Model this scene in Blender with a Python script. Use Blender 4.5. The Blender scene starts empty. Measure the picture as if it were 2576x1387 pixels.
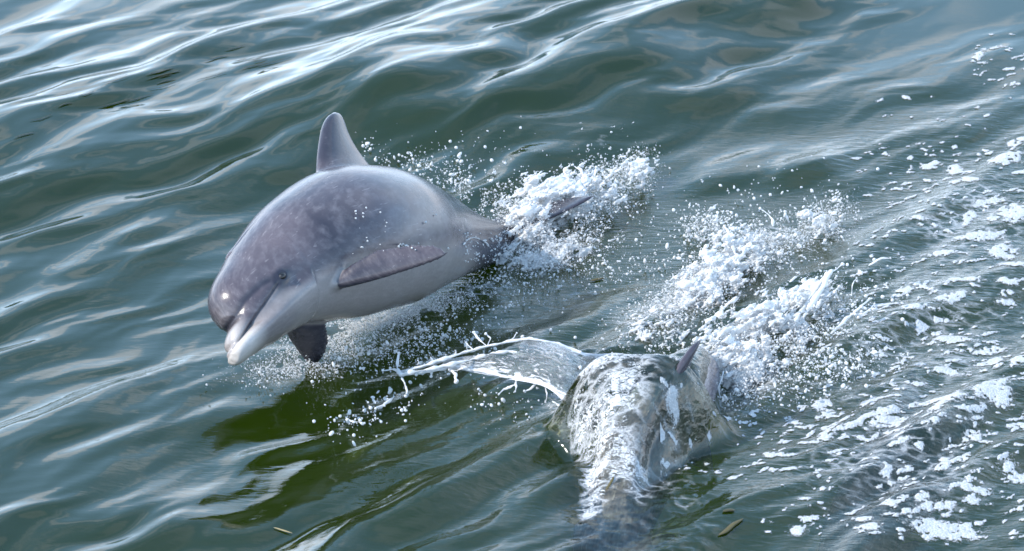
import bpy, math, random
import numpy as np
from mathutils import Matrix, Vector

SC = bpy.context.scene
R = math.radians
# ------------------------------------------------------------------ camera
PITCH = R(25.0); DIST = 12.0; HW = 3.26 / 2 / DIST
CAM = np.array([0.0, -DIST * math.cos(PITCH), DIST * math.sin(PITCH)])
FW = np.array([0.0, math.cos(PITCH), -math.sin(PITCH)])
UP = np.array([0.0, math.sin(PITCH), math.cos(PITCH)])
cd = bpy.data.cameras.new("camera"); cam = bpy.data.objects.new("camera", cd)
SC.collection.objects.link(cam); SC.camera = cam
cd.sensor_width = 36.0; cd.lens = 18.0 / HW
cd.clip_start = 0.1; cd.clip_end = 20000.0
cam.location = CAM
cam.rotation_euler = (math.pi / 2 - PITCH, 0, 0)
cd.dof.use_dof = True; cd.dof.focus_distance = 11.5; cd.dof.aperture_fstop = 5.6

# ------------------------------------------------------------------ world, sun, exposure
SUN_EL, SUN_AZ = R(38.0), R(-112.0)      # azimuth measured from +Y towards +X
w = bpy.data.worlds.new("World"); SC.world = w; w.use_nodes = True
nt = w.node_tree; nt.nodes.clear()
def N(nt, t, **kw):
    n = nt.nodes.new(t)
    for k, v in kw.items():
        if k == 'ins':
            for a, b in v.items(): n.inputs[a].default_value = b
        else: setattr(n, k, v)
    return n
def mixc(nt, fac, a, b, blend='MIX'):
    m = nt.nodes.new('ShaderNodeMix'); m.data_type = 'RGBA'; m.blend_type = blend
    for i, v in ((0, fac), (6, a), (7, b)):
        if hasattr(v, 'is_linked') or isinstance(v, bpy.types.NodeSocket): nt.links.new(v, m.inputs[i])
        else: m.inputs[i].default_value = v if i == 0 else (*v, 1) if len(v) == 3 else v
    return m.outputs[2]
def math_(nt, op, a, b=0.5, c=0.5):
    m = nt.nodes.new('ShaderNodeMath'); m.operation = op
    for i, v in enumerate((a, b, c)):
        if isinstance(v, bpy.types.NodeSocket): nt.links.new(v, m.inputs[i])
        else: m.inputs[i].default_value = v
    return m.outputs[0]
def ramp(nt, fac, stops):
    r = nt.nodes.new('ShaderNodeValToRGB'); nt.links.new(fac, r.inputs[0])
    el = r.color_ramp.elements
    while len(el) < len(stops): el.new(0.5)
    for e, (p, c) in zip(el, stops):
        e.position = p; e.color = (c, c, c, 1) if not hasattr(c, '__len__') else (*c, 1)
    return r.outputs[0]
sky = N(nt, 'ShaderNodeTexSky', sky_type='NISHITA', sun_disc=False, sun_elevation=SUN_EL, sun_rotation=SUN_AZ,
        air_density=1.4, dust_density=0.5, ozone_density=2.2)
tc = N(nt, 'ShaderNodeTexCoord')
mp = N(nt, 'ShaderNodeMapping'); mp.inputs['Scale'].default_value = (1.0, 1.0, 3.2)
nt.links.new(tc.outputs['Generated'], mp.inputs[0])
cn = N(nt, 'ShaderNodeTexNoise', ins={'Scale': 3.2, 'Detail': 6.0, 'Roughness': 0.55, 'Distortion': 0.5})
nt.links.new(mp.outputs[0], cn.inputs['Vector'])
cl = ramp(nt, cn.outputs[0], [(0.49, 0.0), (0.59, 1.0)])
cloud = mixc(nt, cl, (0, 0, 0), (1, 1, 1))
sx = N(nt, 'ShaderNodeSeparateXYZ'); nt.links.new(tc.outputs['Generated'], sx.inputs[0])
# thin high veil that thickens towards the horizon, all the way round
veil = math_(nt, 'MULTIPLY_ADD', math_(nt, 'POWER', 2.718, math_(nt, 'MULTIPLY', math_(nt, 'ABSOLUTE', sx.outputs[2]), -2.5)), 0.74, 0.16)
hz = math_(nt, 'POWER', 2.718, math_(nt, 'MULTIPLY', math_(nt, 'ABSOLUTE', sx.outputs[2]), -5.0))
veilc = mixc(nt, hz, (4.2, 9.6, 16.5), (16.0, 19.4, 24.0))
skyv = mixc(nt, veil, sky.outputs[0], veilc)
low = math_(nt, 'SUBTRACT', 1.0, math_(nt, 'MULTIPLY', math_(nt, 'ABSOLUTE', sx.outputs[2]), 1.0))
skyc = mixc(nt, math_(nt, 'MULTIPLY', cl, math_(nt, 'MULTIPLY', low, 0.8)), skyv, (13.0, 13.2, 14.2))
bg = N(nt, 'ShaderNodeBackground', ins={'Strength': 0.15}); nt.links.new(skyc, bg.inputs[0])
wo = N(nt, 'ShaderNodeOutputWorld'); nt.links.new(bg.outputs[0], wo.inputs[0])
sd = bpy.data.lights.new("sun", 'SUN'); sd.energy = 4.9; sd.angle = R(0.5); sd.color = (1.0, 0.93, 0.84)
so = bpy.data.objects.new("sun", sd); SC.collection.objects.link(so)
SDIR = Vector((math.sin(SUN_AZ) * math.cos(SUN_EL), math.cos(SUN_AZ) * math.cos(SUN_EL), math.sin(SUN_EL)))
so.rotation_euler = SDIR.to_track_quat('Z', 'Y').to_euler()
SC.view_settings.view_transform = 'Standard'; SC.view_settings.look = 'None'
SC.view_settings.gamma = 1.0; SC.view_settings.use_curve_mapping = False
SC.view_settings.exposure = 0.34
SC.cycles.max_bounces = 10; SC.cycles.transparent_max_bounces = 24
SC.cycles.caustics_reflective = False; SC.cycles.caustics_refractive = False
SC.cycles.use_denoising = True

# ------------------------------------------------------------------ helpers
def ray(px, py):
    """direction of the view ray through a point of the photograph (2576 px wide)"""
    px = np.asarray(px, float); py = np.asarray(py, float)
    u = (px - 1288) / 1288 * HW; v = (693.5 - py) / 1288 * HW
    return FW + u[..., None] * np.array([1.0, 0, 0]) + v[..., None] * UP
def at_z(px, py, z=0.0):
    d = ray(px, py); t = (np.asarray(z, float) - CAM[2]) / d[..., 2]
    return CAM + t[..., None] * d
def proj(P):
    q = P - CAM; d = q @ FW
    return np.stack([1288 + q[..., 0] / d / HW * 1288, 693.5 - (q @ UP) / d / HW * 1288], -1)

_rng = np.random.RandomState(7)
_TAB = _rng.rand(64, 64, 64).astype(np.float32)
def vnoise(x, y, z):
    """value noise 0..1"""
    def ix(a):
        i = np.floor(a).astype(np.int32); f = (a - i).astype(np.float32); return i & 63, (i + 1) & 63, f * f * (3 - 2 * f)
    x0, x1, fx = ix(x); y0, y1, fy = ix(y); z0, z1, fz = ix(z)
    T = _TAB
    a = T[x0, y0, z0] * (1 - fx) + T[x1, y0, z0] * fx
    b = T[x0, y1, z0] * (1 - fx) + T[x1, y1, z0] * fx
    c = T[x0, y0, z1] * (1 - fx) + T[x1, y0, z1] * fx
    d = T[x0, y1, z1] * (1 - fx) + T[x1, y1, z1] * fx
    a = a * (1 - fy) + b * fy; c = c * (1 - fy) + d * fy
    return a * (1 - fz) + c * fz
def fbm(x, y, z, n=4, rough=0.5):
    s = 0; a = 1; t = 0
    for i in range(n):
        k = 2.0 ** i
        s = s + a * vnoise(x * k + 17.3 * i, y * k + 5.1 * i, z * k + 9.7 * i); t += a; a *= rough
    return s / t
def sstep(a, b, x):
    t = np.clip((x - a) / (b - a), 0, 1); return t * t * (3 - 2 * t)

def mesh_obj(name, V, F, mat, parent=None, smooth=True, kind=None, label=None, cat=None, group=None, attrs=None):
    V = np.asarray(V, np.float32); F = np.asarray(F, np.int32)
    me = bpy.data.meshes.new(name)
    n, k = F.shape
    me.vertices.add(len(V)); me.vertices.foreach_set('co', V.ravel())
    me.loops.add(n * k); me.loops.foreach_set('vertex_index', F.ravel())
    me.polygons.add(n); me.polygons.foreach_set('loop_start', np.arange(n, dtype=np.int32) * k)
    me.polygons.foreach_set('use_smooth', np.full(n, smooth))
    for an, (ty, data) in (attrs or {}).items():
        a = me.attributes.new(an, ty, 'POINT')
        a.data.foreach_set({'FLOAT': 'value', 'FLOAT_VECTOR': 'vector'}[ty], np.asarray(data, np.float32).ravel())
    me.update(calc_edges=True)
    if mat: me.materials.append(mat)
    o = bpy.data.objects.new(name, me); SC.collection.objects.link(o)
    if parent: o.parent = parent
    tag(o, label, cat, group, kind)
    return o
def tag(o, label=None, cat=None, group=None, kind=None):
    if label: o['label'] = label
    if cat: o['category'] = cat
    if group: o['group'] = group
    if kind: o['kind'] = kind
def empty(name, loc, label, cat, group=None):
    o = bpy.data.objects.new(name, None); SC.collection.objects.link(o); o.location = loc
    o.empty_display_size = 0.1
    tag(o, label, cat, group); return o
def new_mat(name):
    m = bpy.data.materials.new(name); m.use_nodes = True; m.node_tree.nodes.clear(); return m, m.node_tree
def attr(nt, name): return N(nt, 'ShaderNodeAttribute', attribute_name=name)

# ------------------------------------------------------------------ materials
# water: Fresnel sky reflection over half turbid, half see-through green water
def water_material(name, film=False):
    m, nt = new_mat(name); L = nt.links.new
    geo = N(nt, 'ShaderNodeNewGeometry')
    mp = N(nt, 'ShaderNodeMapping'); L(geo.outputs['Position'], mp.inputs[0])
    mp.inputs['Rotation'].default_value = (0, 0, R(-44)); mp.inputs['Scale'].default_value = (14, 45, 30)
    n1 = N(nt, 'ShaderNodeTexNoise', ins={'Scale': 1.0, 'Detail': 3.0, 'Roughness': 0.55, 'Distortion': 0.6}); L(mp.outputs[0], n1.inputs['Vector'])
    ro = attr(nt, 'rough')
    bump = N(nt, 'ShaderNodeBump', ins={'Distance': 0.0055}); L(n1.outputs[0], bump.inputs['Height'])
    L(math_(nt, 'MULTIPLY', ro.outputs['Fac'], 0.9), bump.inputs['Strength'])
    diff = N(nt, 'ShaderNodeBsdfDiffuse', ins={'Color': (0.017, 0.031, 0.002, 1)})
    tr = N(nt, 'ShaderNodeBsdfTransparent', ins={'Color': (0.88, 0.93, 0.80, 1)})
    mx = N(nt, 'ShaderNodeMixShader'); L(attr(nt, 'clear').outputs['Fac'], mx.inputs[0]); L(diff.outputs[0], mx.inputs[1]); L(tr.outputs[0], mx.inputs[2])
    fr = N(nt, 'ShaderNodeFresnel', ins={'IOR': 1.58}); L(bump.outputs[0], fr.inputs['Normal'])
    gl = N(nt, 'ShaderNodeBsdfGlossy', ins={'Roughness': 0.04, 'Color': (1, 1, 1, 1)}); L(bump.outputs[0], gl.inputs['Normal'])
    mf = N(nt, 'ShaderNodeMixShader'); L(fr.outputs[0], mf.inputs[0]); L(mx.outputs[0], mf.inputs[1]); L(gl.outputs[0], mf.inputs[2])
    # dissolved fine foam: thin white scum carried in the surface
    sc = attr(nt, 'scum')
    fo = N(nt, 'ShaderNodeBsdfDiffuse', ins={'Color': (0.60, 0.62, 0.65, 1)}); L(bump.outputs[0], fo.inputs['Normal'])
    mp2 = N(nt, 'ShaderNodeMapping'); L(geo.outputs['Position'], mp2.inputs[0])
    mp2.inputs['Rotation'].default_value = (0, 0, R(-30)); mp2.inputs['Scale'].default_value = (48, 88, 80)
    n4 = N(nt, 'ShaderNodeTexNoise', ins={'Scale': 1.0, 'Detail': 5.0, 'Roughness': 0.68, 'Distortion': 1.6}); L(mp2.outputs[0], n4.inputs['Vector'])
    cover = math_(nt, 'MULTIPLY_ADD', sc.outputs['Fac'], 0.46, math_(nt, 'SUBTRACT', n4.outputs[0], 0.94))
    mp3 = N(nt, 'ShaderNodeMapping'); L(geo.outputs['Position'], mp3.inputs[0])
    mp3.inputs['Rotation'].default_value = (0, 0, R(-38)); mp3.inputs['Scale'].default_value = (13, 24, 10)
    wv = N(nt, 'ShaderNodeTexNoise', ins={'Scale': 1.6, 'Detail': 5.0, 'Roughness': 0.65}); L(mp3.outputs[0], wv.inputs['Vector'])
    vsum = mixc(nt, 0.95, mp3.outputs[0], wv.outputs[1], 'ADD')
    vo = N(nt, 'ShaderNodeTexVoronoi', feature='DISTANCE_TO_EDGE', ins={'Scale': 1.0}); L(vsum, vo.inputs['Vector'])
    web = math_(nt, 'MULTIPLY', ramp(nt, vo.outputs[0], [(0.0, 1.0), (0.05, 0.55), (0.16, 0.0)]), ramp(nt, math_(nt, 'ADD', sc.outputs['Fac'], math_(nt, 'MULTIPLY_ADD', wv.outputs[0], 0.8, -0.4)), [(0.40, 0.0), (0.72, 0.55)]))
    cov = math_(nt, 'MAXIMUM', ramp(nt, math_(nt, 'MULTIPLY', cover, 6.5), [(0.0, 0.0), (0.9, 0.85)]), web)
    ff = N(nt, 'ShaderNodeMixShader'); L(cov, ff.inputs[0]); L(mf.outputs[0], ff.inputs[1]); L(fo.outputs[0], ff.inputs[2])
    o = N(nt, 'ShaderNodeOutputMaterial'); L(ff.outputs[0], o.inputs[0])
    return m
M_WATER = water_material('water')
def simple(name, col, rough=0.5, spec=0.5, sub=0.0):
    m, nt = new_mat(name)
    b = N(nt, 'ShaderNodeBsdfPrincipled', ins={'Base Color': (*col, 1), 'Roughness': rough})
    b.inputs['Specular IOR Level'].default_value = spec
    if sub:
        b.inputs['Subsurface Weight'].default_value = sub; b.inputs['Subsurface Scale'].default_value = 0.01
    o = N(nt, 'ShaderNodeOutputMaterial'); nt.links.new(b.outputs[0], o.inputs[0]); return m
M_DEEP = simple('deep_green', (0.135, 0.170, 0.003), 1.0, 0.0)

def skin_material(name, g):
    m, nt = new_mat(name); L = nt.links.new
    def k(c): return tuple(min(.8, v * g) for v in c)
    rest = attr(nt, 'rest'); pale = attr(nt, 'pale'); dark = attr(nt, 'dark')
    n1 = N(nt, 'ShaderNodeTexNoise', ins={'Scale': 3.4, 'Detail': 4.0, 'Roughness': 0.55}); L(rest.outputs['Vector'], n1.inputs['Vector'])
    mp = N(nt, 'ShaderNodeMapping'); mp.inputs['Scale'].default_value = (22, 90, 30); mp.inputs['Rotation'].default_value = (0, R(35), 0)
    L(rest.outputs['Vector'], mp.inputs[0])
    n2 = N(nt, 'ShaderNodeTexNoise', ins={'Scale': 1.0, 'Detail': 4.0, 'Roughness': 0.6}); L(mp.outputs[0], n2.inputs['Vector'])
    n3 = N(nt, 'ShaderNodeTexNoise', ins={'Scale': 120.0, 'Detail': 3.0}); L(rest.outputs['Vector'], n3.inputs['Vector'])
    gray = mixc(nt, ramp(nt, n1.outputs[0], [(0.3, 0.0), (0.7, 1.0)]), k((0.018, 0.018, 0.030)), k((0.112, 0.093, 0.106)))
    gray = mixc(nt, math_(nt, 'MULTIPLY', ramp(nt, n2.outputs[0], [(0.45, 0.0), (0.75, 1.0)]), 0.35), gray, k((0.25, 0.23, 0.25)))
    # thin pale tooth rake marks
    mr = N(nt, 'ShaderNodeMapping'); mr.inputs['Scale'].default_value = (5, 60, 60); mr.inputs['Rotation'].default_value = (0, R(24), R(12)); L(rest.outputs['Vector'], mr.inputs[0])
    nr = N(nt, 'ShaderNodeTexNoise', ins={'Scale': 2.2, 'Detail': 2.0, 'Roughness': 0.5, 'Distortion': 0.3}); L(mr.outputs[0], nr.inputs['Vector'])
    rk = math_(nt, 'MULTIPLY', ramp(nt, nr.outputs[0], [(0.66, 0.0), (0.70, 1.0)]), ramp(nt, n1.outputs[0], [(0.48, 0.0), (0.58, 0.4)]))
    gray = mixc(nt, rk, gray, k((0.33, 0.30, 0.31)))
    c = mixc(nt, pale.outputs['Fac'], gray, (0.50, 0.46, 0.43))
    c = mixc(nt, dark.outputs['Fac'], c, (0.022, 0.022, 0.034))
    c = mixc(nt, 0.12, c, mixc(nt, n3.outputs[0], (0, 0, 0), (1, 1, 1)), 'OVERLAY')
    b = N(nt, 'ShaderNodeBsdfPrincipled', ins={'Roughness': 0.36}); L(c, b.inputs['Base Color'])
    b.inputs['Specular IOR Level'].default_value = 0.38
    L(math_(nt, 'MULTIPLY_ADD', n1.outputs[0], 0.22, 0.12), b.inputs['Roughness'])
    bp = N(nt, 'ShaderNodeBump', ins={'Distance': 0.0012, 'Strength': 0.35}); L(n3.outputs[0], bp.inputs['Height']); L(bp.outputs[0], b.inputs['Normal'])
    # film of water running back over the skin
    mw = N(nt, 'ShaderNodeMapping'); mw.inputs['Scale'].default_value = (14, 46, 46); L(rest.outputs['Vector'], mw.inputs[0])
    nw = N(nt, 'ShaderNodeTexNoise', ins={'Scale': 1.0, 'Detail': 3.0, 'Roughness': 0.6, 'Distortion': 0.8}); L(mw.outputs[0], nw.inputs['Vector'])
    bw = N(nt, 'ShaderNodeBump', ins={'Distance': 0.004, 'Strength': 0.30}); L(nw.outputs[0], bw.inputs['Height'])
    b.inputs['Coat Weight'].default_value = 0.22; b.inputs['Coat Roughness'].default_value = 0.10; L(bw.outputs[0], b.inputs['Coat Normal'])
    o = N(nt, 'ShaderNodeOutputMaterial'); L(b.outputs[0], o.inputs[0]); return m
M_SKIN = skin_material('dolphin_skin', 1.0); M_SKIN2 = skin_material('dolphin_skin_pale', 2.0)
M_EYE = simple('eye_black', (0.01, 0.008, 0.008), 0.08, 0.6)

# ------------------------------------------------------------------ surface nets
def surface_nets(f, xs, ys, zs, band, step=4):
    """f(points Nx3)->signed value; tensor grid; exact only near the surface"""
    nx, ny, nz = len(xs), len(ys), len(zs)
    cx, cy, cz = [np.unique(np.r_[np.arange(0, n, step), n - 1]) for n in (nx, ny, nz)]
    G = np.stack(np.meshgrid(xs[cx], ys[cy], zs[cz], indexing='ij'), -1).reshape(-1, 3)
    C = f(G).reshape(len(cx), len(cy), len(cz)).astype(np.float32)
    # dilate the band over coarse cells
    near = np.abs(C) < band
    k = near.copy()
    for ax in range(3):
        a = np.roll(k, 1, ax) | np.roll(k, -1, ax) | k; k = a
    def up(A, c, n, ax):
        i = np.clip(np.searchsorted(c, np.arange(n), 'right') - 1, 0, len(c) - 1); return np.take(A, i, ax)
    Fv = up(up(up(C, cx, nx, 0), cy, ny, 1), cz, nz, 2)
    K = up(up(up(k, cx, nx, 0), cy, ny, 1), cz, nz, 2)
    I = np.argwhere(K)
    for a in range(0, len(I), 400000):
        b = I[a:a + 400000]
        Fv[b[:, 0], b[:, 1], b[:, 2]] = f(np.stack([xs[b[:, 0]], ys[b[:, 1]], zs[b[:, 2]]], -1))
    S = Fv < 0
    cell = np.zeros((nx - 1, ny - 1, nz - 1), np.int8)
    for dx in (0, 1):
        for dy in (0, 1):
            for dz in (0, 1): cell += S[dx:nx - 1 + dx, dy:ny - 1 + dy, dz:nz - 1 + dz]
    act = np.argwhere((cell > 0) & (cell < 8))
    idx = -np.ones(cell.shape, np.int32); idx[act[:, 0], act[:, 1], act[:, 2]] = np.arange(len(act))
    acc = np.zeros((len(act), 3)); cnt = np.zeros(len(act))
    X = (xs, ys, zs)
    corners = [(i, j, k) for i in (0, 1) for j in (0, 1) for k in (0, 1)]
    for a in corners:
        for ax in range(3):
            if a[ax]: continue
            b = list(a); b[ax] = 1
            ia = act + a; ib = act + b
            fa = Fv[ia[:, 0], ia[:, 1], ia[:, 2]]; fb = Fv[ib[:, 0], ib[:, 1], ib[:, 2]]
            m = (fa < 0) != (fb < 0); t = np.where(m, fa / np.where(m, fa - fb, 1), 0)
            pa = np.stack([X[q][ia[:, q]] for q in range(3)], -1); pb = np.stack([X[q][ib[:, q]] for q in range(3)], -1)
            acc += np.where(m[:, None], pa + (pb - pa) * t[:, None], 0); cnt += m
    V = acc / cnt[:, None]
    Q = []
    for ax in range(3):
        o1, o2 = [(1, 2), (2, 0), (0, 1)][ax]
        sl0 = [slice(1, -1)] * 3; sl1 = [slice(1, -1)] * 3
        sl0[ax] = slice(0, -1); sl1[ax] = slice(1, None)
        A = S[tuple(sl0)]; B = S[tuple(sl1)]
        for flip, M in ((False, A & ~B), (True, ~A & B)):
            e = np.argwhere(M)
            off = np.array([1, 1, 1]); off[ax] = 0
            e = e + off
            def c(d1, d2):
                q = e.copy(); q[:, o1] -= d1; q[:, o2] -= d2; return idx[q[:, 0], q[:, 1], q[:, 2]]
            q = np.stack([c(1, 1), c(0, 1), c(0, 0), c(1, 0)], -1)
            Q.append(q[:, ::-1] if flip else q)
    return V, np.concatenate(Q)

# ------------------------------------------------------------------ sea surface
def _waves():
    r = np.random.RandomState(11); out = []
    for lam0, lam1, slope, spread, n in ((1.7, 3.2, .045, 8, 7), (.50, 1.3, .072, 11, 14), (.12, .40, .175, 9, 40), (.045, .11, .055, 16, 30)):
        for i in range(n):
            lam = math.exp(r.uniform(math.log(lam0), math.log(lam1))); a = R(139 + r.normal() * spread)
            out.append((2 * math.pi / lam, math.cos(a), math.sin(a), slope * math.sqrt(2.0 / n) * lam / (2 * math.pi), r.uniform(0, 6.28), lam))
    return out
WAVES = _waves()
def region(P2, pts):
    """soft patches: (px, py, radius along crest, radius across, weight)"""
    f = 0
    for px, py, ra, rb, wgt in pts:
        c = at_z(px, py)[:2]; dx = P2[0] - c[0]; dy = P2[1] - c[1]
        u = dx * .81 + dy * .59; v = -dx * .59 + dy * .81
        f = np.maximum(f, wgt * np.exp(-((u / ra) ** 2 + (v / rb) ** 2)))
    return f
# single waves of the wake and swell: crest from - to, half width front/back, height
RIDGES = [
    ((-300, 500), (2000, 0), .75, 1.4, .16),
    ((950, 320), (1720, 190), .30, .34, .075),
    ((1850, 330), (2650, 120), .20, .26, .060),
    ((1500, 150), (2300, -40), .20, .24, .046),
    ((1900, 460), (2700, 250), .18, .20, .050),
    ((1720, 470), (2150, 455), .14, .22, .045),
    ((620, 880), (1250, 700), .22, .25, .020),
    ((1150, 1020), (1700, 800), .30, .35, .040),
    ((-200, 1240), (760, 950), .30, .45, .045),
    ((-200, 820), (560, 640), .22, .35, .026),
    ((-200, 1420), (500, 1330), .2, .4, .035),
    ((1000, 1330), (1700, 1110), .16, .22, .024),
    ((2250, 1130), (2700, 1010), .15, .2, .030),
    ((1900, 1400), (2600, 1150), .15, .2, .024),
    ((2000, 900), (2600, 700), .15, .2, .020),
]
def sea(x, y, hx=0.0, hy=0.0, small=True):
    x = np.asarray(x, np.float32); y = np.asarray(y, np.float32)
    wx = x + .10 * (fbm(x * 1.1, y * 1.1, x * 0 + 3.3, 3) - .5) * 2; wy = y + .16 * (fbm(x * 1.2, y * 1.2, x * 0 + 8.3, 3) - .5) * 2
    wx2 = wx + .035 * (vnoise(x * 4.5, y * 4.5, x * 0 + 1.3) - .5) * 2; wy2 = wy + .05 * (vnoise(x * 4.5, y * 4.5, x * 0 + 6.3) - .5) * 2
    rg = rough(x, y)
    h = -.075 * np.tanh((y * .85 - x * .25 + .35) / 1.6)          # back of a long low swell
    for k, cx, cy, A, ph, lam in WAVES:
        if lam < .16 and not small: continue
        wgt = 1.0
        if lam < .11: wgt = .45 + 1.5 * rg
        elif lam < .5: wgt = .8 + .5 * rg
        fade = np.clip(lam / (3.0 * np.maximum(hx, hy) + 1e-6) - .35, 0, 1) if not np.isscalar(hx) else 1.0
        u, v = (wx2, wy2) if lam < .5 else (wx, wy)
        h = h + (A * wgt * fade) * np.sin(k * (cx * u + cy * v) + ph)
    for a, b, fr, bk, A in RIDGES:
        a = at_z(*a)[:2]; b = at_z(*b)[:2]; d = b - a; L = math.hypot(*d); d /= L
        n = np.array([-d[1], d[0]]) * (1 if d[0] > 0 else -1)
        q = x - a[0]; p = y - a[1]; u = q * d[0] + p * d[1]; v = q * n[0] + p * n[1] + .05 * np.sin(u * 3 + A * 90)
        e = np.exp(-np.maximum(0, np.abs(u - L / 2) - L * .32) ** 2 / (.25 * L) ** 2)
        h = h + A * e * np.where(v < 0, np.exp(-(v / fr) ** 2), np.exp(-(v / bk) ** 2))
    return h
def rough(x, y):
    P2 = (x, y)
    r = region(P2, [(2350, 1000, 1.6, 1.6, 1.0), (2500, 500, .9, .8, .9), (1900, 1150, .8, .5, .8), (1900, 700, .7, .4, .8),
                    (1400, 640, .7, .3, .8), (1100, 880, .6, .2, .6)])
    return np.clip(r, 0, 1) * (.55 + .9 * vnoise(x * 2.2, y * 2.2, x * 0 + 5.5))
def build_water():
    def axis(a, b, h, far, g=1.16):
        m = np.arange(a, b + h / 2, h); o = []; s_ = h; v = b
        while v < far: s_ *= g; v += s_; o.append(v)
        o2 = []; s_ = h; v = a
        while v > -far: s_ *= g; v -= s_; o2.append(v)
        return np.concatenate([o2[::-1], m, o])
    xs = axis(-2.12, 2.12, .0054, 9000); ys = axis(-1.98, 3.05, .0078, 9000)
    hx = np.gradient(xs); hy = np.gradient(ys)
    X, Y = np.meshgrid(xs, ys); HX, HY = np.meshgrid(hx, hy)
    Z = sea(X, Y, HX.astype(np.float32), HY.astype(np.float32))
    nx, ny = len(xs), len(ys)
    V = np.stack([X, Y, Z], -1).reshape(-1, 3)
    i = (np.arange(ny - 1)[:, None] * nx + np.arange(nx - 1)[None]).ravel()
    F = np.stack([i, i + 1, i + nx + 1, i + nx], -1)
    Z = film(X, Y, Z)
    V[:, 2] = Z.ravel()
    rg = rough(X.astype(np.float32), Y.astype(np.float32)).ravel()
    o = mesh_obj('water', V, F, M_WATER, kind='structure', attrs={'rough': ('FLOAT', rg), 'scum': ('FLOAT', scum_at(X, Y).ravel()), 'clear': ('FLOAT', clear_at(X, Y).ravel())})
    d = mesh_obj('deep_water', [[-9000, -9000, -1.3], [9000, -9000, -1.3], [9000, 9000, -1.3], [-9000, 9000, -1.3]], [[0, 1, 2, 3]], M_DEEP, kind='structure')

# ------------------------------------------------------------------ the dolphin in its straight rest pose
def herm(x, X, Y):
    X = np.asarray(X, float); Y = np.asarray(Y, float)
    d = np.diff(Y) / np.diff(X); m = np.zeros(len(X)); m[0] = d[0]; m[-1] = d[-1]
    h = np.diff(X)
    for i in range(1, len(X) - 1):
        if d[i - 1] * d[i] > 0:
            w1 = 2 * h[i] + h[i - 1]; w2 = h[i] + 2 * h[i - 1]; m[i] = (w1 + w2) / (w1 / d[i - 1] + w2 / d[i])
    x = np.clip(x, X[0], X[-1]); i = np.clip(np.searchsorted(X, x, 'right') - 1, 0, len(X) - 2)
    t = (x - X[i]) / h[i]
    return ((1 + 2 * t) * (1 - t) ** 2 * Y[i] + t * (1 - t) ** 2 * h[i] * m[i] + t * t * (3 - 2 * t) * Y[i + 1] + t * t * (t - 1) * h[i] * m[i + 1])
def smin(a, b, k):
    h = np.clip(0.5 + 0.5 * (b - a) / k, 0, 1); return b * (1 - h) + a * h - k * h * (1 - h)
TS = [.11, .14, .18, .25, .3, .4, .6, .85, 1.1, 1.4, 1.7, 2.0, 2.25]
TT = [.02, .070, .104, .138, .151, .170, .200, .222, .200, .140, .085, .045, .012]
BS = [.11, .2, .3, .45, .6, .85, 1.1, 1.4, 1.7, 2.0, 2.25]
BB = [-.085, -.118, -.138, -.16, -.19, -.23, -.235, -.19, -.12, -.055, -.012]
WS = [.11, .15, .2, .3, .45, .6, .85, 1.1, 1.4, 1.7, 2.0, 2.25]
WW = [.045, .078, .100, .126, .158, .185, .21, .195, .135, .07, .03, .02]
EYE = np.array([.275, -.118, -.018])
def nrm(v): v = np.array(v, float); return v / np.linalg.norm(v)
def fin_frame(sgn):
    a = nrm((.45, .72 * sgn, -.50) if sgn < 0 else (.74, .62, -.44))
    c0 = nrm((.9, -.39 * sgn, .23)); c1 = nrm((.12, .4, .87) if sgn > 0 else (.12, -.4, .87))
    c = nrm(.15 * c0 + .95 * c1) if sgn < 0 else nrm(.9 * c0 - .5 * c1)
    c = nrm(c - a * (a @ c)); n = np.cross(a, c)
    return np.array([.48, .105 * sgn, -.115 if sgn < 0 else -.10]), a, c, n
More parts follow.
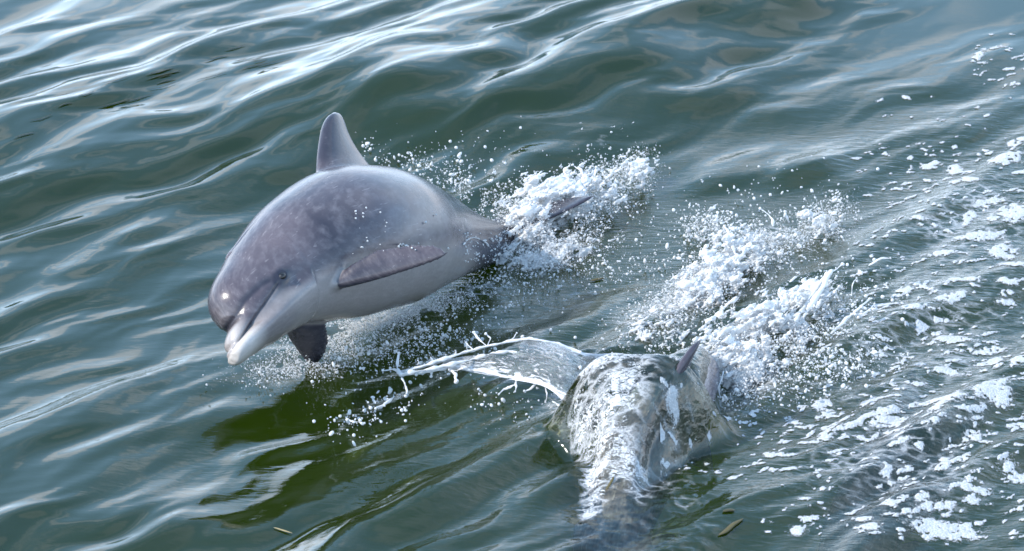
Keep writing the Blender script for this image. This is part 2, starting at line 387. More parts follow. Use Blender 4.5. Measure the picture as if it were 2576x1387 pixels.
def sdf(P):
    s, y, z = P[:, 0], P[:, 1], P[:, 2]
    t = herm(s, TS, TT); b = herm(s, BS, BB); w_ = herm(s, WS, WW)
    zc = (t + b) / 2; h = (t - b) / 2
    rho = np.sqrt((y / w_) ** 2 + ((z - zc) / h) ** 2)
    d = (rho - 1) * np.minimum(w_, h)
    d = np.maximum(d, .115 - s); d = np.maximum(d, s - 2.24)
    # melon
    q = np.stack([(s - .200) / .095, y / .084, (z - .038) / .082], -1)
    dm = (np.sqrt((q ** 2).sum(1)) - 1) * .084
    d = smin(d, dm, .045)
    # jaws
    sj = np.clip(s, -.012, .40)
    tipu = np.clip(1 - np.abs((.062 - sj) / .044) ** 2.4, 0, 1) ** .42; tipu = np.where(sj > .062, 1, np.maximum(tipu, .02))
    wu = np.interp(sj, [.02, .06, .1, .2, .3, .4], [.040, .047, .058, .082, .098, .11]) * tipu
    hu = np.interp(sj, [.02, .06, .1, .2, .4], [.024, .027, .032, .04, .05]) * (.35 + .65 * tipu)
    zu = np.interp(sj, [.02, .1, .2, .4], [-.034, -.024, -.012, 0.0])
    du = (np.sqrt((y / wu) ** 2 + ((z - zu) / hu) ** 2) - 1) * np.minimum(wu, hu)
    du = np.maximum(du, .018 - s); du = np.maximum(du, s - .36)
    tipl = np.clip(1 - np.abs((.050 - sj) / .062) ** 2.6, 0, 1) ** .4; tipl = np.where(sj > .050, 1, np.maximum(tipl, .02))
    wl = np.interp(sj, [0, .06, .1, .2, .3, .4], [.054, .058, .068, .090, .106, .12]) * tipl
    hl = np.interp(sj, [0, .06, .1, .2, .4], [.028, .030, .034, .038, .05]) * (.4 + .6 * tipl)
    zl = np.interp(sj, [0, .06, .1, .2, .4], [-.058, -.066, -.072, -.085, -.09])
    dl = (np.sqrt((y / wl) ** 2 + ((z - zl) / hl) ** 2) - 1) * np.minimum(wl, hl)
    dl = np.maximum(dl, -.012 - s); dl = np.maximum(dl, s - .36)
    dj = smin(du, dl, .003)
    k = np.interp(s, [.1, .2], [.012, .03])
    d = smin(d, dj, k)
    # mouth line, eye ridge, blowhole, neck fold
    side = np.abs(y) > .012
    zm = np.interp(s, [0, .08, .17, .235, .26], [-.044, -.041, -.036, -.027, -.022])
    d = d + .0045 * np.exp(-((z - zm) / .0036) ** 2) * sstep(.262, .245, s)
    zs_ = np.interp(s, [.08, .14, .22, .27], [.004, .016, .006, -.012])
    d = d + .0045 * np.exp(-((z - zs_) / .011) ** 2) * sstep(.27, .235, s) * sstep(.08, .10, s)
    re = np.sqrt((s - EYE[0]) ** 2 + (z - EYE[2]) ** 2)
    d = d - np.where(np.abs(y) > .06, .0075 * np.exp(-(re / .022) ** 2) - .010 * np.exp(-(re / .0085) ** 2), 0)
    bh = np.abs(np.sqrt((s - .318) ** 2 + y ** 2) - .018)
    d = d + np.where((z > .05) & (s < .322), .007 * np.exp(-(bh / .0045) ** 2), 0) - np.where(z > .05, .004 * np.exp(-((s - .325) ** 2 + y ** 2) / .025 ** 2), 0)
    d = d + np.where(z > 0, .0035 * np.exp(-(np.abs(np.abs(y) - .018 - .25 * (s - .33)) / .006) ** 2) * sstep(.29, .34, s) * sstep(.5, .38, s), 0)
    # dorsal fin
    ta = np.clip((z - .19) / .215, 0, 1.0)
    le = .90 + .235 * ta ** 1.1; te = 1.235 - .040 * np.sin(ta * 2.6) + .01 * ta ** 3
    ctr = (le + te) / 2; hc = (te - le) / 2
    endr = np.clip(1 - np.clip((z - .345) / .06, 0, 1) ** 3, 0, 1) ** .4
    hc = np.maximum(hc * np.maximum(endr, .03), .004)
    th = np.interp(ta, [0, .3, 1], [.034, .024, .015]) * np.maximum(endr, .2) * (1 - .55 * np.clip((s - ctr) / hc, -1, 1) * .8)
    dd = (np.sqrt(((s - ctr) / hc) ** 2 + (y / th) ** 2) - 1) * np.minimum(th, hc)
    dd = np.maximum(dd, z - .406); dd = np.maximum(dd, .12 - z)
    d = smin(d, dd, .022)
    # flippers
    for sg in (-1, 1):
        r0, a, c, n = fin_frame(sg)
        q = P - r0; u = q @ a; v = q @ c; n_ = q @ n
        Lf = .345; uu = np.clip(u / Lf, 0, 1)
        vle = -.034 + .057 * uu ** 1.8 - (.02 if sg > 0 else 0); wk = 1.3 if sg > 0 else 0.86
        wch = wk * np.interp(uu, [0, .15, .4, .7, .9, 1], [.045, .072, .100, .082, .052, .02])
        en = np.sqrt(np.clip(1 - np.clip((uu - .85) / .15, 0, 1) ** 2, 0.0, 1)); wch = np.maximum(wch * np.maximum(en, .05), .004)
        vc = vle + wk * np.interp(uu, [0, .15, .4, .7, .9, 1], [.045, .072, .100, .082, .052, .02]) / 2
        bend = -.02 * uu ** 2 * 1.0
        tf = np.interp(uu, [0, .3, 1], [.022, .015, .006]) * np.maximum(en, .3) * (1 - .3 * np.clip((v - vc) / wch * 2, -1, 1))
        df = (np.sqrt(((v - vc) / (wch / 2)) ** 2 + ((n_ - bend) / tf) ** 2) - 1) * np.minimum(tf, wch / 2)
        df = np.maximum(df, u - Lf); df = np.maximum(df, -.09 - u)
        d = smin(d, df, .014)
    # flukes
    yy = np.abs(y); tf = np.clip(yy / .27, 0, 1)
    le = 1.98 + .20 * tf ** 1.3; te = 2.19 - .05 * np.exp(-(yy / .03) ** 2) + .04 * np.sin(tf * 3.14) - .0 * tf
    ctr = (le + te) / 2; en = np.sqrt(np.clip(1 - np.clip((tf - .8) / .2, 0, 1) ** 2, 0, 1))
    hc = np.maximum((te - le) / 2 * np.maximum(en, .05), .004)
    th = np.interp(tf, [0, .3, 1], [.022, .013, .005]) * np.maximum(en, .3)
    dk = (np.sqrt(((s - ctr) / hc) ** 2 + (z / th) ** 2) - 1) * np.minimum(th, hc)
    dk = np.maximum(dk, yy - .27)
    return smin(d, dk, .02)

def grid(*segs):
    out = []
    for a, b, h in segs: out.append(np.arange(a, b - 1e-6, h))
    return np.concatenate(out)
def rest_dolphin():
    xs = grid((-.020, .36, .0027), (.36, .55, .0045), (.55, 2.3, .0075))
    ys = grid((-.44, -.16, .0045), (-.16, .16, .0036), (.16, .50, .0075))
    zs = grid((-.32, -.14, .006), (-.14, .19, .0036), (.19, .45, .0065))
    return surface_nets(sdf, xs, ys, zs, .035)
DV, DF = rest_dolphin()
def masks(P):
    s, y, z = P[:, 0], P[:, 1], P[:, 2]
    t = herm(s, TS, TT); b = herm(s, BS, BB); zc = (t + b) / 2; h = (t - b) / 2
    v = (z - zc) / h                                # -1 belly .. 1 back
    n = fbm(s * 7 + 3, y * 7 + 9, z * 7 + 1, 4) - .5
    n2 = fbm(s * 26 + 3, y * 40 + 9, z * 26 + 1, 3) - .5
    line = np.interp(s, [0, .1, .28, .42, .6, .9, 1.2, 1.5, 1.8], [-.05, -.2, -.50, -.58, -.60, -.56, -.50, -.6, -1.2])
    pale = sstep(.10, -.16, v - line - n * .25 - n2 * .05)
    # jaws
    zm = np.interp(s, [0, .08, .17, .235, .26], [-.044, -.041, -.036, -.027, -.022])
    jaw = sstep(.29, .20, s)
    low = sstep(.004, -.008, z - zm)
    pj = low * (.30 + .7 * sstep(.13, .04, s))
    up = (1 - low) * sstep(.13, .02, s) * (.45 + .4 * sstep(.02, .035, np.abs(y)))
    pale = pale * .46; pale = pale * (1 - jaw) + np.clip(pj + up, 0, 1) * jaw
    # flank blaze behind the flipper and on the tail stock
    bl = np.exp(-((s - 1.38 + (v) * .10) / .10) ** 2) * sstep(-.75, -.2, v) * sstep(.75, .35, v)
    pale = np.maximum(pale, bl * (.32 + n * 1.3 + n2 * .9))
    fin = ((np.abs(y) > np.interp(s, WS, WW) + .02) & (s > .4)) | (z > t + .02)
    flip = (np.abs(y) > np.interp(s, WS, WW) + .006) & (s > .42) & (s < 1.1)
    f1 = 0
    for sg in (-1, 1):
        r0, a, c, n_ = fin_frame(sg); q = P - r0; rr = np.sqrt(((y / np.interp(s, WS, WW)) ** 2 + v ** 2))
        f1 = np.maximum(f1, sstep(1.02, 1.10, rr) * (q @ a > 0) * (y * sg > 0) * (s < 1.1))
    pale = pale * (1 - f1)
    re = np.sqrt(((s - EYE[0] + .006) / 1.5) ** 2 + (z - EYE[2]) ** 2)
    zs_ = np.interp(s, [.08, .14, .22, .27], [.004, .016, .006, -.012])
    dk = .97 * sstep(.036, .016, re) * (np.abs(y) > .05)
    dk = np.maximum(dk, .78 * np.exp(-((z - zs_) / .011) ** 2) * sstep(.28, .26, s) * sstep(.06, .09, s))
    dk = np.maximum(dk, .92 * np.exp(-((z - zm) / .0036) ** 2) * sstep(.265, .245, s) * sstep(.04, .10, s))
    # soft cheek patch and the little fold behind it
    ck = np.exp(-(((s - .37) / .055) ** 2 + ((z + .060 - .12 * (s - .37)) / .018) ** 2) ** 1.5) * (np.abs(y) > .04)
    dk = np.maximum(dk, .33 * ck)
    dk = np.maximum(dk, .3 * sstep(.03, 0, np.abs(y)) * (z > .3))
    back = sstep(.45, .95, v) * (s > .5)
    dk = np.maximum(dk, .18 * back); dk = np.maximum(dk, np.where(y > 0, .7, .25) * f1)  # far flipper darker than the near one: its shade painted into the mask
    dk = np.maximum(dk, .80 * sstep(.22, .29, z) * (s > .8))
    dk = np.maximum(dk, .80 * sstep(1.40, 1.72, s))
    return np.clip(pale, 0, 1), np.clip(dk, 0, 1)
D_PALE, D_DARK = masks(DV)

KN = np.array([0, .35, .7, 1.05, 1.4, 1.8, 2.3]); S0 = .7
def rotm(v):
    a = np.linalg.norm(v)
    if a < 1e-9: return np.eye(3)
    k = v / a; K = np.array([[0, -k[2], k[1]], [k[2], 0, -k[0]], [-k[1], k[0], 0]])
    return np.eye(3) + math.sin(a) * K + (1 - math.cos(a)) * K @ K
def pose(P, par):
    """bend rest-pose points along the curved spine"""
    gs = np.linspace(0, 2.3, 231)
    sc = par[6]; kp = np.interp(gs, KN, par[7:14]); ky = np.interp(gs, KN, par[14:21]); kt = par[21]
    Rr = np.zeros((231, 3, 3)); X = np.zeros((231, 3)); i0 = int(S0 * 100); Rr[i0] = rotm(np.array(par[3:6])); X[i0] = par[:3]
    for rng, sg in ((range(i0, 230), 1), (range(i0, 0, -1), -1)):
        for i in rng:
            j = i + sg
            Rr[j] = Rr[i] @ rotm(sg * .01 * np.array([kt, kp[i], ky[i]])); X[j] = X[i] + sg * .01 * sc * Rr[i][:, 0]
    q, g = par[22], par[23]
    P = P.copy(); s = P[:, 0]; f = np.clip((s - .25) / .35, 0, 1); f = f * f * (3 - 2 * f); gg = 1 + (g - 1) * f
    fin = 1 / gg * 0 + gg
    S_ = np.where(s > .35, .35 + (s - .35) * q, s); Y = P[:, 1] * fin; Z = P[:, 2] * fin
    neg = np.minimum(S_, 0); c = np.clip(S_, 0, 2.29) * 100; i = c.astype(int); f = (c - i)[:, None]
    Rb = Rr[i] * (1 - f[..., None]) + Rr[i + 1] * f[..., None]
    over = (S_ - np.clip(S_, 0, 2.29))[:, None]
    return X[i] * (1 - f) + X[i + 1] * f + sc * (Rb[:, :, 0] * over + Rb[:, :, 1] * Y[:, None] + Rb[:, :, 2] * Z[:, None])
def build_dolphin(par, label, name='dolphin', skin=None):
    rest = DV
    if skin:      # swimming animals hold the flippers close to the body
        rest = DV.copy(); bw = np.interp(rest[:, 0], WS, WW) * .8; ay = np.abs(rest[:, 1]); m = (rest[:, 0] > .42) & (rest[:, 0] < 1.1) & (ay > bw)
        rest[m, 1] = np.sign(rest[m, 1]) * (bw[m] + (ay[m] - bw[m]) * .38)
    V = pose(rest, par); base = V.mean(0); base[2] = V[:, 2].min()
    root = empty(name, base, label, 'dolphin')
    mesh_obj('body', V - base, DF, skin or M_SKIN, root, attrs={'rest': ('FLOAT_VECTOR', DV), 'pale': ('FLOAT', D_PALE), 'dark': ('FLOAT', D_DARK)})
    for sg in (-1, 1):
        e = EYE * [1, -sg, 1]; th = np.linspace(0, math.pi, 13); ph = np.linspace(0, 2 * math.pi, 24, endpoint=False)
        U = np.stack([np.outer(np.sin(th), np.cos(ph)), np.outer(np.sin(th), np.sin(ph)), np.outer(np.cos(th), np.ones(24))], -1).reshape(-1, 3)
        E = pose(U * [.0140, .0110, .0110] + e - [0, -sg * .004, 0], par)
        F = [[a * 24 + b, (a + 1) * 24 + b, (a + 1) * 24 + (b + 1) % 24, a * 24 + (b + 1) % 24] for a in range(12) for b in range(24)]
        mesh_obj('eye', E - base, F, M_EYE, root)
    return root
PAR1 = [-0.54227, -0.62085, 0.38047, -0.81804, -0.32926, 1.04698, 0.96656, 0.23866, 0.58017, 0.33431, 0.43942, 0.47799, -2.2, -3.0, 0.23634, 0.31305, 0.31235, 0.20594, 0.13458, 0.06784, 0.02288, 0.29758, 0.8777, 1.05838]
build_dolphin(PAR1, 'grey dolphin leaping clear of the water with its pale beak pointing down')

PAR2 = [0.3557, -1.3156, 0.004, 0.4704, -0.254, 1.1914, 0.8314, 0.4826, 0.551, 0.2005, 1.6, 2.8, 2.4, 1.6, -0.0059, -0.5338, -0.5926, -0.1785, -0.0828, -0.0162, -0.0, 0.3355, 0.7989, 0.80]
build_dolphin(PAR2, 'dolphin sliding under a glassy sheet of water with only its dorsal fin tip out', skin=M_SKIN2)
def rotvec(b, u):
    b = nrm(b); u = np.array(u, float); u = nrm(u - b * (u @ b)); l = np.cross(u, b); M = np.stack([b, l, u], 1)
    a = math.acos((np.trace(M) - 1) / 2); return (np.array([M[2, 1] - M[1, 2], M[0, 2] - M[2, 0], M[1, 0] - M[0, 1]]) / (2 * math.sin(a)) * a).tolist()
_c = at_z(2235, 1235, -.37)
PAR3 = [_c[0], _c[1], -.37] + rotvec((.42, .88, .06), (-.2, 0, 1)) + [.8] + [.25] * 7 + [-.1] * 7 + [0, .85, .85]
build_dolphin(PAR3, 'dim brownish dolphin wholly submerged below the drifting foam flecks', skin=M_SKIN2)

# ------------------------------------------------------------------ water film over the second dolphin, aerated patches
def _topmap(par):
    keep = (DV[:, 0] < 1.75) & (DV[:, 2] < np.interp(DV[:, 0], TS, TT) + .012) & (np.abs(DV[:, 1]) < np.interp(DV[:, 0], WS, WW) + .01)
    P = pose(DV[keep], par); g = .014; x0, y0, n, m = -.5, -2.1, 130, 190
    T = np.full((m, n), -.6); i = ((P[:, 0] - x0) / g).astype(int); j = ((P[:, 1] - y0) / g).astype(int)
    ok = (i >= 0) & (i < n) & (j >= 0) & (j < m); np.maximum.at(T, (j[ok], i[ok]), P[ok, 2])
    T = np.maximum(T, -.12)
    for _ in range(7):
        T = (T + np.roll(T, 1, 0) + np.roll(T, -1, 0) + np.roll(T, 1, 1) + np.roll(T, -1, 1)) / 5
    return T, g, x0, y0
TOP2 = _topmap(PAR2)
def bil(T, g, x0, y0, X, Y):
    a = np.clip((X - x0) / g - .5, 0, T.shape[1] - 1.001); b = np.clip((Y - y0) / g - .5, 0, T.shape[0] - 1.001)
    i = a.astype(int); j = b.astype(int); fa = a - i; fb = b - j
    return (T[j, i] * (1 - fa) + T[j, i + 1] * fa) * (1 - fb) + (T[j + 1, i] * (1 - fa) + T[j + 1, i + 1] * fa) * fb
def film(X, Y, Z):
    t = bil(*TOP2, X, Y) + .022
    # bow wave: the water heaped round the shoulders
    c = at_z(1606, 893, .315); dx = X - c[0]; dy = Y - c[1]
    wd_ = np.where(dy > 0, .24, .08 + .15 * np.exp(-(dy / .13) ** 2)); dx = dx + np.where(dy < 0, -.10 * np.clip(dy / .5, -1, 0), 0)
    t = np.maximum(t, .315 * np.exp(-(np.abs(dx) / wd_) ** 4 - np.where(dy > 0, (dy / .14) ** 2, (dy / .30) ** 2)))
    k = .05; h = np.clip(.5 + .5 * (t - Z) / k, 0, 1)
    out = Z * (1 - h) + t * h + k * h * (1 - h)
    rip = .011 * (fbm(X * 15 + Y * 8, Y * 24 - X * 6, X * 0 + 4.4, 4, .6) - .5) * 2
    w_ = dome(X, Y)
    return out + rip * w_
def dome(X, Y):
    q = proj(np.stack([X, Y, 0 * X + .06], -1)); px, py = q[..., 0], q[..., 1]
    return sstep(1400, 1480, px) * sstep(1860, 1740, px) * sstep(850, 900, py)
def blobs_px(px, py, L):
    f = 0 * px
    for x, y, ra, rb, an, wgt in L:
        ca, sa = math.cos(R(an)), math.sin(R(an)); dx = px - x; dy = py - y
        u = (dx * ca - dy * sa) / ra; v = (dx * sa + dy * ca) / rb
        f = np.maximum(f, wgt * np.exp(-(u * u + v * v)))
    return f
SCUM = [(1600, 960, 170, 55, 0, .85), (1560, 1160, 90, 90, 0, 1.0), (1500, 1080, 60, 120, 0, .55), (1640, 1010, 90, 60, 0, .5), (1860, 900, 120, 100, 30, 1.0), (1700, 1200, 70, 60, 0, .7),
        (1330, 600, 120, 60, 20, .9), (1400, 650, 110, 40, 20, .8), (1560, 590, 70, 40, 0, .45), (1180, 740, 170, 32, 12, .7), (1000, 800, 180, 32, 16, .85), (750, 900, 150, 40, 14, .5),
        (1200, 850, 200, 50, 10, .35), (1450, 760, 190, 70, 10, .45), (1720, 760, 130, 90, 45, .8), (1600, 840, 110, 50, 30, .65), (1900, 620, 160, 60, 30, .6), (1790, 570, 60, 50, 0, .6),
        (1600, 430, 50, 40, 0, .6), (1520, 380, 60, 25, 20, .35), (1410, 1080, 60, 90, -20, .75), (1300, 1000, 120, 40, 10, .45), (900, 1030, 150, 40, 20, .25),
        (2000, 960, 160, 90, 0, .35), (2300, 900, 500, 500, 0, .50), (2450, 560, 300, 200, 0, .62), (2250, 1200, 400, 220, 0, .55)]
def scum_at(X, Y):
    q = proj(np.stack([X, Y, 0 * X], -1)); qd = proj(np.stack([X, Y, 0 * X + .10], -1))
    inside = (np.abs(X) < 3) & (np.abs(Y) < 3.5)
    f = blobs_px(q[..., 0], q[..., 1], SCUM[6:]); d = dome(X, Y)
    ex, ey = qd[..., 0], qd[..., 1]
    ex = ex + 46 * (fbm(X * 7, Y * 9, 0 * X + 12.2, 4) - .5) * 2; ey = ey + 40 * (fbm(X * 6, Y * 7, 0 * X + 15.2, 3) - .5) * 2
    lo_ = np.interp(ey, [870, 960, 1030, 1240], [1370, 1400, 1448, 1452]); hi_ = np.interp(ey, [870, 940, 1000, 1080, 1240], [1780, 1740, 1630, 1622, 1612])
    tr_ = sstep(lo_ - 25, lo_ + 25, ex) * (.40 * sstep(1790, 1740, ex) + .60 * sstep(hi_ + 40, hi_ - 40, ex)) * (.55 + .9 * fbm(X * 13, Y * 16, 0 * X + 31.2, 3)) * sstep(868, 890, ey) * sstep(1262, 1225, ey + 14 * np.sin(ex * .05))
    f = np.maximum(f * (1 - d), 1.0 * tr_); f = np.maximum(f, blobs_px(ex, ey, [(1860, 900, 120, 100, 30, 1.0)]))
    n = fbm(X * 9, Y * 14, 0 * X + 2.2, 4)
    dk = np.exp(-((qd[..., 0] - 1690) / 48) ** 2 - ((qd[..., 1] - 980) / 95) ** 2)
    return np.where(inside, np.clip(f * (.62 + .95 * n) * (1 - .35 * dk), 0, 1.2), 0)
def clear_at(X, Y):
    q = proj(np.stack([X, Y, 0 * X], -1))
    px, py = q[..., 0], q[..., 1]; ins = (np.abs(X) < 3) & (np.abs(Y) < 3)
    a = np.exp(-(((px - 1535) / 150) ** 2 + ((py - 1290) / 360) ** 2) ** 2); b = .25 * np.exp(-(((px - 2230) / 180) ** 2 + ((py - 1240) / 190) ** 2) ** 2)
    return .5 + (.46 * a + b) * ins
build_water()

# ------------------------------------------------------------------ foam, spray and splashes
def foam_material():
    m, nt = new_mat('foam'); L = nt.links.new
    geo = N(nt, 'ShaderNodeNewGeometry')
    n1 = N(nt, 'ShaderNodeTexVoronoi', ins={'Scale': 170.0}); L(geo.outputs['Position'], n1.inputs['Vector'])
    c = mixc(nt, ramp(nt, n1.outputs['Distance'], [(0.15, 0.0), (0.6, 1.0)]), (0.60, 0.60, 0.60), (0.42, 0.43, 0.44))
    b = N(nt, 'ShaderNodeBsdfPrincipled', ins={'Roughness': 0.45}); L(c, b.inputs['Base Color'])
    bp = N(nt, 'ShaderNodeBump', ins={'Distance': 0.003, 'Strength': 0.7}); L(n1.outputs['Distance'], bp.inputs['Height']); L(bp.outputs[0], b.inputs['Normal'])
    th = attr(nt, 'thick'); n2 = N(nt, 'ShaderNodeTexNoise', ins={'Scale': 150.0, 'Detail': 4.0, 'Roughness': 0.7}); L(geo.outputs['Position'], n2.inputs['Vector'])
    al = ramp(nt, math_(nt, 'ADD', th.outputs['Fac'], math_(nt, 'MULTIPLY_ADD', n2.outputs[0], 1.6, -0.8)), [(0.05, 0.0), (0.45, 1.0)])
    tr = N(nt, 'ShaderNodeBsdfTransparent'); mm = N(nt, 'ShaderNodeMixShader'); L(al, mm.inputs[0]); L(tr.outputs[0], mm.inputs[1]); L(b.outputs[0], mm.inputs[2])
    o = N(nt, 'ShaderNodeOutputMaterial'); L(mm.outputs[0], o.inputs[0]); return m
M_FOAM = foam_material()
def spray_material():
    m, nt = new_mat('spray'); L = nt.links.new
    d = N(nt, 'ShaderNodeBsdfPrincipled', ins={'Base Color': (0.80, 0.80, 0.80, 1), 'Roughness': 0.2})
    t = N(nt, 'ShaderNodeBsdfTranslucent', ins={'Color': (0.9, 0.92, 0.94, 1)})
    mx = N(nt, 'ShaderNodeMixShader', ins={0: 0.35}); L(d.outputs[0], mx.inputs[1]); L(t.outputs[0], mx.inputs[2])
    tr = N(nt, 'ShaderNodeBsdfTransparent'); m2 = N(nt, 'ShaderNodeMixShader', ins={0: 0.12}); L(mx.outputs[0], m2.inputs[1]); L(tr.outputs[0], m2.inputs[2])
    o = N(nt, 'ShaderNodeOutputMaterial'); L(m2.outputs[0], o.inputs[0]); return m
M_SPRAY = spray_material()

def floating_foam():
    big = """2071,1049,30,12,20 2086,1069,32,8,0 2086,1132,45,16,35 2160,1112,60,8,20 2235,1106,45,14,10 2178,1141,28,8,5 2238,1132,20,9,5 2189,1046,30,10,10
2227,1083,30,10,30 2350,1054,55,9,5 2359,1080,40,16,25 2394,1063,30,14,10 2494,1023,60,20,30 2514,1043,38,22,15 2437,1083,50,7,15 2451,1138,28,11,10 2342,1132,20,8,0
2316,1178,14,7,0 2224,1230,14,12,-30 2264,1224,22,4,20 2362,1218,14,7,5 2422,1198,12,7,0 2388,1201,12,7,40 2532,1210,24,17,10 2560,1227,35,14,0 2569,1098,16,9,-10
2428,1267,22,10,-30 2465,1270,32,9,0 2445,1293,20,10,20 2319,1299,18,7,5 2350,1316,55,10,8 2235,1319,18,9,-20 2379,1365,95,20,0 2336,1359,30,18,0 2186,1377,35,12,5
2005,1382,25,10,10 2031,1351,22,7,15 2178,1351,22,7,0 2437,1348,35,8,20 2546,550,40,28,10 2521,650,45,22,5 2431,560,25,12,50 2450,610,60,12,10 2370,660,45,9,5
2490,520,40,8,15 2530,410,50,16,15 2400,430,25,9,0 2340,422,14,8,0 2430,465,40,6,0 2546,690,40,12,-5 2271,765,22,14,20 2320,755,40,8,-20 2390,785,45,11,15
2231,797,40,6,0 2300,822,35,10,0 2221,853,28,5,0 2540,780,30,8,0 2430,740,45,8,0 2530,742,35,8,0 2400,875,60,9,-5 2490,905,50,9,10 2380,960,55,10,0 2490,935,40,9,15
2560,945,25,14,10 2310,1000,25,7,0 2211,918,22,4,0 2460,150,25,9,40 2500,135,30,5,10 2560,365,30,8,15 1935,1187,18,8,10 1890,1085,10,6,0 1960,1190,20,5,10
2010,1095,12,5,0 1985,1120,14,5,10 1700,1110,16,9,0 1690,1180,18,9,20 1660,1210,16,6,40 1940,1230,12,6,0"""
    L = [tuple(float(v) for v in t.split(',')) for t in big.split()]
    rs = np.random.RandomState(5); small = []
    for (x0, x1, y0, y1, n, r0, r1) in ((1900, 2590, 1000, 1400, 330, 3, 10), (2150, 2590, 380, 760, 170, 3, 9), (2050, 2590, 740, 1010, 170, 3, 10), (2440, 2590, 90, 230, 40, 2, 6), (1640, 1900, 1080, 1260, 60, 2, 6), (2200, 2590, 250, 420, 45, 2, 6)):
        for _ in range(n):
            r = r0 + (r1 - r0) * rs.rand() ** 2.5; small.append((rs.uniform(x0, x1), rs.uniform(y0, y1), r * rs.uniform(1.0, 3.2), r * rs.uniform(.35, .65), rs.uniform(0, 26)))
    h = (.0042, .0060)
    xs = np.arange(.42, 1.95, h[0]); ys = np.arange(-1.95, 2.1, h[1])
    X, Y = np.meshgrid(xs, ys); q = proj(np.stack([X, Y, 0 * X], -1)); px, py = q[..., 0], q[..., 1]
    wx = px + 60 * (fbm(px * .016, py * .036, 0 * px + 1.5, 5, .62) - .5); wy = py + 30 * (fbm(px * .016, py * .036, 0 * px + 7.5, 5, .62) - .5)
    f = np.full(px.shape, -1.0)
    def stamp(L, lo):
        for x, y, ra, rb, an in L:
            m = max(ra, rb) * 1.7 + 14
            c = at_z(x, y)[:2]
            i0 = np.searchsorted(xs, c[0] - m / 700); i1 = np.searchsorted(xs, c[0] + m / 700); j0 = np.searchsorted(ys, c[1] - m / 290); j1 = np.searchsorted(ys, c[1] + m / 290)
            if i1 <= i0 or j1 <= j0: continue
            sl = (slice(j0, j1), slice(i0, i1)); ca, sa = math.cos(R(an)), math.sin(R(an)); dx = wx[sl] - x; dy = wy[sl] - y
            u = (dx * ca - dy * sa) / ra; v = (dx * sa + dy * ca) / rb
            f[sl] = np.maximum(f[sl], np.minimum(1.0, (1 - np.sqrt(u * u + v * v)) * (1.6 if lo else 1.0)))
    stamp(L, 0); stamp(small, 1)
    hole = vnoise(px * .11, py * .2, 0 * px + 3) ; f = f - 1.1 * sstep(.70, .86, hole) - .35 * (fbm(px * .05, py * .09, 0 * px + 11, 3) - .35)
    f = f - .45 * (vnoise(px * .13, py * .25, 0 * px + 21) - .45); hgt = np.clip(f * .008 + .0018, .0010, .0032 + .002 * vnoise(px * .2, py * .4, 0 * px))
    keepv = f > -.30; thick = np.clip(f * 1.5 + .25, 0, 1)
    K = keepv[:-1, :-1] | keepv[1:, :-1] | keepv[:-1, 1:] | keepv[1:, 1:]
    nx = len(xs); jj, ii = np.nonzero(K); i = jj * nx + ii
    F = np.stack([i, i + 1, i + nx + 1, i + nx], -1); u, inv = np.unique(F, return_inverse=True); F = inv.reshape(F.shape)
    x = X.ravel()[u]; y = Y.ravel()[u]
    z = film(x, y, sea(x, y)) + hgt.ravel()[u]
    mesh_obj('sea_foam', np.stack([x, y, z], -1), F, M_FOAM, attrs={'thick': ('FLOAT', thick.ravel()[u])}, kind='stuff', label='white foam flecks and rafts drifting on the rough water at right', cat='foam')
floating_foam()

